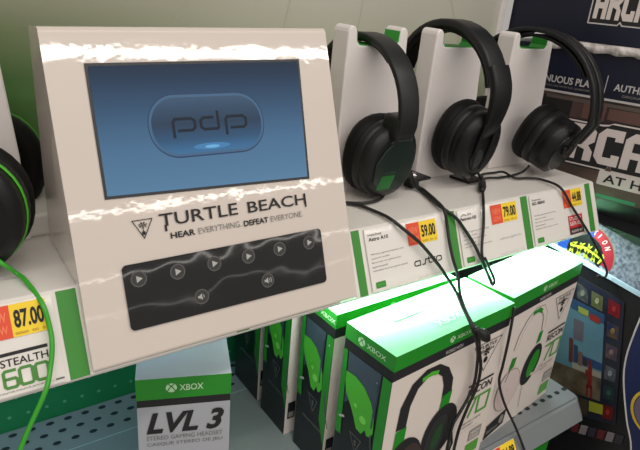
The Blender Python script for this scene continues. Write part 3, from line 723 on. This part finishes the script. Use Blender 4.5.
# ------------------------------------------------------------------ arcade cartons and cabinet at the right
d = Vector((.298, -.954, 0)).normalized(); nin = Vector((.954, .298, 0)).normalized()
fa = Fr((.97, .26, H), d, (0, 0, 1))
rzA = math.atan2(d.y, d.x)
def arc_local(m, x0, z0, x1, z1, dep, mt, faces=None):  # box in the carton frame
    vs = [];
    for z in (z0, z1):
        for (u, w_) in ((x0, 0), (x1, 0), (x1, dep), (x0, dep)): vs.append(Vector((u, w_, z)))
    m.add(vs, [(0, 3, 2, 1), (4, 5, 6, 7), (0, 1, 5, 4), (1, 2, 6, 5), (2, 3, 7, 6), (3, 0, 4, 7)], mt)
fl_ = Fr((0, 0, 0), (1, 0, 0), (0, 0, 1))
def GL(ch):                                        # squared block letters on a 10 x 16 grid
    return {'A': [[(0,0),(0,13),(3,16),(7,16),(10,13),(10,0),(6.6,0),(6.6,5),(3.4,5),(3.4,0)], [(3.4,8),(6.6,8),(6.6,12),(3.4,12)]],
            'R': [[(0,0),(0,16),(7.5,16),(10,13.5),(10,9),(7.8,7.2),(10,4.5),(10,0),(6.6,0),(6.6,5),(3.4,6),(3.4,0)], [(3.4,9.5),(6.6,9.5),(6.6,12.8),(3.4,12.8)]],
            'C': [[(2.5,0),(0,3),(0,13),(2.5,16),(10,16),(10,11),(6.8,11),(6.8,12.6),(3.4,12.6),(3.4,3.4),(6.8,3.4),(6.8,5),(10,5),(10,0)], None],
            'D': [[(0,0),(0,16),(7,16),(10,13),(10,3),(7,0)], [(3.4,3.4),(6.6,3.4),(6.6,12.6),(3.4,12.6)]],
            'E': [[(0,0),(0,16),(10,16),(10,12.4),(3.4,12.4),(3.4,9.8),(8,9.8),(8,6.4),(3.4,6.4),(3.4,3.4),(10,3.4),(10,0)], None]}[ch]
def arcade_word(m, f, u0, v0, pitch, lw, lh, off):
    for i, ch in enumerate('ARCADE'):
        o, hole = GL(ch)
        g = lambda P: [(u0 + i * pitch + a / 10 * lw, v0 + b / 16 * lh) for a, b in P]
        # outlines are concave: triangulate with bmesh
        tri_poly(m, f, g(o), LOGOW, off)
        if hole: m.poly(f, g(hole), INK, off + .0006)
def tri_poly(m, f, pts, mt, off):
    from mathutils.geometry import tessellate_polygon
    T = tessellate_polygon([[Vector((a, b, 0)) for a, b in pts]])
    m.add([f.p(a, b, off) for a, b in pts], [tuple(t_) for t_ in T], mt)

t = thing('arcade_carton', 'navy carton on top of the arcade stack, cropped white word near the top edge', 'carton', (.97, .26, H + .2175), rzA)
m = MB(); arc_local(m, 0, 0, .62, .5, .3, NAVY); m.build('carton_body', t)
m = MB(); m.stroke(fl_, [(.1415, .2), (.1415, .032), (.190, .032), (.194, .037), (.198, .032), (.36, .032), (.36, .2)], .0022, LINEW, .0010)
tri_poly(m, fl_, [(.1425, .033), (.36, .033), (.36, .2), (.1425, .2)], INK, .0007)
arcade_word(m, fl_, .1470, .0400, .0225, .0208, .055, .0014); m.build('brand_lettering', t)
t = thing('arcade_carton', 'carton below with brown photo print and big white lettering, AT HOME beneath it', 'carton', (.97, .26, H - .085), rzA)
B = .085
m = MB(); arc_local(m, 0, 0, .62, .205 + B, .3, NAVY); m.build('carton_body', t)
m = MB()
m.rect(fl_, 0, .030, .62, .125 + B, PHOTO, .0006)
m.rect(fl_, 0, 0, .62, .030, mat('painted_gap_dark', S(20, 24, 24), .25), .0007)  # dark gap below the carton painted on as a band
m.rect(fl_, .10, .112 + B, .62, .118 + B, mat('photo_beige', S(96, 84, 78), .4), .0009)
m.rect(fl_, 0, .1225 + B, .62, .1265 + B, LINEW, .0010)
m.rect(fl_, .02, .055 + B, .15, .116 + B, mat('photo_shadow', S(38, 36, 36), .4), .0008)
for a, b, c, e in ((.17, .085, .21, .112), (.215, .09, .33, .11), (.36, .08, .5, .112)):
    m.rect(fl_, a, b + B, c, e + B, mat('photo_redbrown', S(104, 74, 68), .4), .0008)
for k in range(3): m.rect(fl_, .23 + .08 * k, .032, .30 + .08 * k, .038, mat('painted_green_gleam', S(44, 140, 96), .35), .0009)  # gleam of green light painted on as patches
m.build('photo_print', t)
m = MB()
m.text(fl_, 'CONTINUOUS PLAY', .0425, .1395 + B,   .138, .0130, LINEW, .0012, bold=.02); m.text(fl_, 'PLAY AS LONG AS YOU LIKE WITH NO QUARTERS', .046, .1315 + B, .128, .0042, GREYB, .0012, bold=0)
m.text(fl_, 'AUTHENTIC', .2128, .1415 + B, .084, .0125, LINEW, .0012, bold=.02); m.text(fl_, 'ORIGINAL GAMES', .229, .1325 + B, .06, .0042, GREYB, .0012, bold=0)
m.stroke(fl_, [(.1985, .131 + B), (.1985, .166 + B)], .0014, LINEW, .0012)
m.build('heading_lettering', t)
m = MB()
lo, hi = .002 + B, .082 + B
def band(g_, mt, off): tri_poly(m, fl_, [(.09 - g_, lo - g_), (.236 - g_ * .4, lo - g_), (.2405, lo + .012 - g_), (.245 + g_ * .4, lo - g_), (.42 + g_, lo - g_), (.42 + g_, hi + g_), (.226 + g_, hi + g_), (.222, hi - .004 + g_), (.214 - g_, hi - .006 + g_), (.09 - g_, hi - .006 + g_)], mt, off)
band(.0065, INK, .0010); band(.0038, LOGOW, .0013); band(.0010, INK, .0016)
arcade_word(m, fl_, .1150, .0085 + B, .0470, .0435, .0665, .0022)
m.rrect(fl_, .2265, -.0290 + B, .400, -.0015 + B, .003, LOGOW, .0012); m.text(fl_, 'AT HOME', .2365, -.0235 + B, .128, .0165, INK, .0016, bold=.02)
m.build('brand_lettering', t)
# crumpled clear wrap between the two cartons
t = thing('plastic_wrap', 'crumpled clear plastic wrap squeezed between the two arcade cartons', 'wrap', (.97, .26, H + .205), rzA)
m = MB(); n = 70
row = []
for i in range(n + 1):
    u = .06 + .5 * i / n
    row.append([Vector((u, -.006 - .006 * random.random(), -.006 + .004 * random.random())), Vector((u, -.008 - .006 * random.random(), .004)), Vector((u, -.004 - .004 * random.random(), .0115)), Vector((u, .02, .0117)), Vector((u, .02, .0008))])
m.loft(row, WRAP, smooth=True); m.build('wrap_sheet', t)

# cabinet
fx = Fr((1.0, 0, H), (0, -1, 0), (0, 0, 1))
t = thing('arcade_cabinet', 'black arcade cabinet with speckled grey side panel, standing under the arcade cartons', 'arcade cabinet', (1.15, -.1, 0))
xf = world_xf(t)
m = MB(); m.box((1.0, -.62, 0), (1.6, .33, H - .0855), CABB); m.build('cabinet_body', t, xf=xf)
m = MB(); m.poly(fx, [(-.16, -.0865), (.003, -.0865), (.60, -.185), (.60, -.200), (.107, -.1790), (-.003, -.168), (-.16, -.150)], SPECK, .0012, .001)
sp = m.build('side_art', t, xf=xf)
m = MB(); cu, cv, R_ = -.008, -.150, .058
fe = Fr(fx.p(cu, cv), fx.u, fx.v)
clip = []
def disc_clip(r, mt, off, a0=0, a1=360, r0=0):
    pts = []
    N = 40
    outer = [(r * math.cos(math.radians(a0 + (a1 - a0) * k / N)), r * math.sin(math.radians(a0 + (a1 - a0) * k / N))) for k in range(N + 1)]
    for k in range(N):
        a, b = outer[k], outer[k + 1]
        q = [(a[0] * r0 / r, a[1] * r0 / r), a, b, (b[0] * r0 / r, b[1] * r0 / r)] if r0 else [(0, 0), a, b]
        if min(p[1] for p in q) > -.0165 : m.poly(fe, q, mt, off)
disc_clip(.058, mat('emblem_white', S(140, 136, 112), .4), .0018); disc_clip(.056, mat('emblem_red', S(150, 36, 52), .4), .0021, -25, 75, .036); disc_clip(.056, mat('emblem_blue', S(30, 64, 136), .4), .0021, 75, 335, .036)
disc_clip(.036, mat('emblem_black', S(16, 22, 20), .4), .0023)
yg = mat('emblem_lime', S(160, 176, 50), .4)
for k in range(9):
    a = -.030 + .0075 * k; m.stroke(fe, [(a, -.010), (a + .006 * (-1) ** k, .006), (a + .004, .020 - abs(k - 4) * .002)], [.003, .006, .002], yg, .0026)
m.stroke(fe, [(-.03, .004), (0, .010), (.03, .002)], .004, yg, .0027)
for i, ch in enumerate('EDITION'):
    a = math.radians(122 - i * 15); r = .046
    g1 = Fr(fe.p(r * math.cos(a), r * math.sin(a)), fe.u * math.sin(a) - fe.v * math.cos(a), fe.u * math.cos(a) + fe.v * math.sin(a))
    m.text(g1, ch, -.0035, -.005, .006 if ch != 'I' else .002, .011, LOGOW, .0026, bold=.02)
m.build('emblem', sp, xf=xf)
m = MB(); m.poly(fx, [(-.16, -.150), (-.003, -.1640), (.107, -.1755), (.60, -.200), (.60, -.208), (.107, -.1830), (-.003, -.1715), (-.16, -.158)], ICE, .006, .006); m.build('edge_strip', t, xf=xf)
# poster of game pictures, colours dimmed to stand for the dark aisle
t = thing('game_poster', 'dark poster of small game pictures around a blue screen image, on the cabinet side', 'poster', (1.0, -.07, H - .49))
xf = world_xf(t)
def lerp(a, b, s): return (a[0] + (b[0] - a[0]) * s, a[1] + (b[1] - a[1]) * s)
TL, TR, BR, BL = (-.070, -.194), (.0880, -.2070), (.1412, -.4456), (.012, -.500)
def q(s, r): return lerp(lerp(BL, BR, s), lerp(TL, TR, s), r)
def quad(m, s0, r0, s1, r1, mt, off): m.poly(fx, [q(s0, r0), q(s1, r0), q(s1, r1), q(s0, r1)], mt, off)
m = MB(); quad(m, 0, 0, 1, 1, mat('poster_slate', S(38, 42, 57), .35, color2=S(26, 29, 41), nscale=12), .0028); m.poly(fx, [q(0, 0), q(1, 0), q(1, 1), q(0, 1)], CABB, .0022, .002)
m.build('poster_sheet', t, xf=xf)
m = MB()
sky = mat('poster_sky', S(71, 111, 130), .35, color2=S(88, 125, 140), nscale=10)
quad(m, .0, .16, .77, .83, sky, .0032)
quad(m, .0, .76, .77, .83, mat('poster_blue', S(42, 71, 103), .35), .0036)
quad(m, .42, .755, .56, .80, mat('poster_lime', S(140, 148, 66), .4), .0039); quad(m, .58, .745, .72, .79, mat('poster_red', S(140, 44, 37), .4), .0039)
quad(m, .0, .16, .77, .34, mat('poster_ground', S(111, 103, 85), .4, color2=S(68, 56, 41), nscale=25), .0036)
quad(m, .40, .40, .77, .46, mat('poster_deepblue', S(32, 62, 103), .4), .0038); quad(m, .35, .34, .77, .385, mat('poster_cream', S(140, 137, 125), .4), .0038)
for k, c in enumerate([(120, 60, 56), (60, 80, 120), (150, 110, 90), (70, 60, 60), (110, 120, 140)]):
    quad(m, .30 + .07 * k, .38 + .01 * (k % 2), .36 + .07 * k, .55 - .035 * k, mat('poster_crowd_%d' % k, S(*[x*.72 for x in c]), .4), .0040)
quad(m, .36, .56, .50, .70, mat('poster_house', S(94, 88, 99), .4), .0039)
figm = mat('poster_figure', S(111, 32, 29), .4)
for s0, r0, s1, r1 in ((.585, .24, .645, .40), (.595, .40, .635, .45), (.57, .17, .60, .26), (.63, .16, .66, .26), (.55, .32, .585, .37)): quad(m, s0, r0, s1, r1, figm, .0044)
quad(m, .62, .06, .82, .14, mat('poster_lime2', S(140, 145, 44), .4), .0040)
quad(m, .02, .02, .60, .14, mat('poster_soil', S(62, 51, 42), .4), .0036)
m.build('screen_picture', t, xf=xf)
cc = [((186, 190, 176), (60, 70, 96)), ((214, 206, 170), (120, 140, 70)), ((206, 60, 70), (190, 30, 48)), ((190, 150, 90), (50, 70, 130)), ((196, 150, 150), (70, 80, 130)), ((190, 200, 210), (40, 50, 80)), ((70, 120, 110), (40, 60, 90)), ((206, 60, 50), (150, 30, 40)), ((120, 160, 90), (60, 80, 60))]
pos = [(.47, .90), (.665, .90), (.885, .91), (.885, .74), (.885, .575), (.885, .405), (.885, .25), (.885, .09), (.27, .90)]
for i, ((s, r), (c1, c2)) in enumerate(zip(pos, cc)):
    m = MB(); quad(m, s - .075, r - .055, s + .075, r + .055, mat('thumb_bg_%d' % i, S(*[x*.60 for x in c2]), .35, color2=S(*[x*.45 for x in c1]), nscale=70), .0036)
    m.ell(Fr(fx.p(*q(s, r)), fx.u, fx.v), 0, .001, .004, .006, mat('thumb_fig_%d' % i, S(*[x*.72 for x in c1]), .35, color2=S(*[int(x * .6) for x in c1]), nscale=120), .0042)
    m.build('thumbnail', t, xf=xf)
m = MB()
for k in range(9):
    a = q(.0 + k * .13, -.05); b = q(.10 + k * .13, -.05)
    m.poly(fx, [(a[0], a[1] - .026), (b[0], b[1] - .026), (b[0], b[1] - .006), (a[0], a[1] - .006)], [mat('strip_red', S(96, 37, 41), .4), mat('strip_pale', S(130, 121, 124), .4), mat('strip_slate', S(51, 48, 59), .4)][k % 3], .0030, .0029)
m.build('bottom_strip', t, xf=xf)
# round-edged navy side panel at the frame edge
t = thing('arcade_side_panel', 'navy side panel with curved white edge and yellow ring at the right border', 'panel', (1.0, -.3, H - .6))
xf = world_xf(t)
edge = [(.1260, -.205), (.1235, -.25), (.1240, -.30), (.1330, -.3452), (.1588, -.413), (.1776, -.4499), (.195, -.50), (.24, -.60)]
m = MB(); tri_poly(m, fx, edge + [(.5, -.60), (.5, -.205)], mat('panel_navy', S(26, 38, 84), .35), .012)
m.poly(fx, edge + [(.5, -.60), (.5, -.205)], CABB, .0115, .0105); m.build('panel_board', t, xf=xf)
m = MB(); m.tube([fx.p(a, b, .012) for a, b in edge], .0016, LINEW, 8, 4); m.build('white_piping', t, xf=xf)
m = MB(); m.stroke(fx, [(.205 + .046 * math.cos(2*PI*k/36), -.372 + .046 * math.sin(2*PI*k/36)) for k in range(36)], .005, mat('ring_yellow', S(214, 180, 60), .4), .0128, closed=True)
m.ell(fx, .205, -.372, .042, .042, mat('ring_inner', S(110, 96, 120), .4), .0126); m.build('ring_emblem', t, xf=xf)

# ------------------------------------------------------------------ light
def area(name, loc, rot, sx, sy, e, c=(1, 1, 1), spread=None):
    L = bpy.data.lights.new(name, 'AREA'); L.shape = 'RECTANGLE'; L.size = sx; L.size_y = sy; L.energy = e; L.color = c
    if spread: L.spread = spread
    o = bpy.data.objects.new(name, L); col.objects.link(o); o.location = loc; o.rotation_euler = rot; return o
warm = (1, .93, .86)
for y, e, x, L_ in ((-1.3, 60, .6, 7), (-3.2, 80, .6, 7), (-6.7, 120, 3, 13), (-10.3, 85, 3, 15), (-14.5, 60, 4, 18)):
    area('ceiling_tube_light', (x, y, 3.6), (0, 0, 0), L_, .16, e, warm)
area('counter_led_strip', (.68, .020, H - .084), (math.radians(4), 0, 0), .60, .014, 3.0, (.90, 1, .98))
area('counter_led_strip', (.0, .17, H - .084), (math.radians(14), 0, 0), .60, .014, .6, (.45, .80, 1))
w = bpy.data.worlds.new('store'); scene.world = w; w.use_nodes = True
w.node_tree.nodes['Background'].inputs[0].default_value = (1, .94, .88, 1); w.node_tree.nodes['Background'].inputs[1].default_value = .40
scene.view_settings.view_transform = 'Standard'
scene.view_settings.look = 'None'
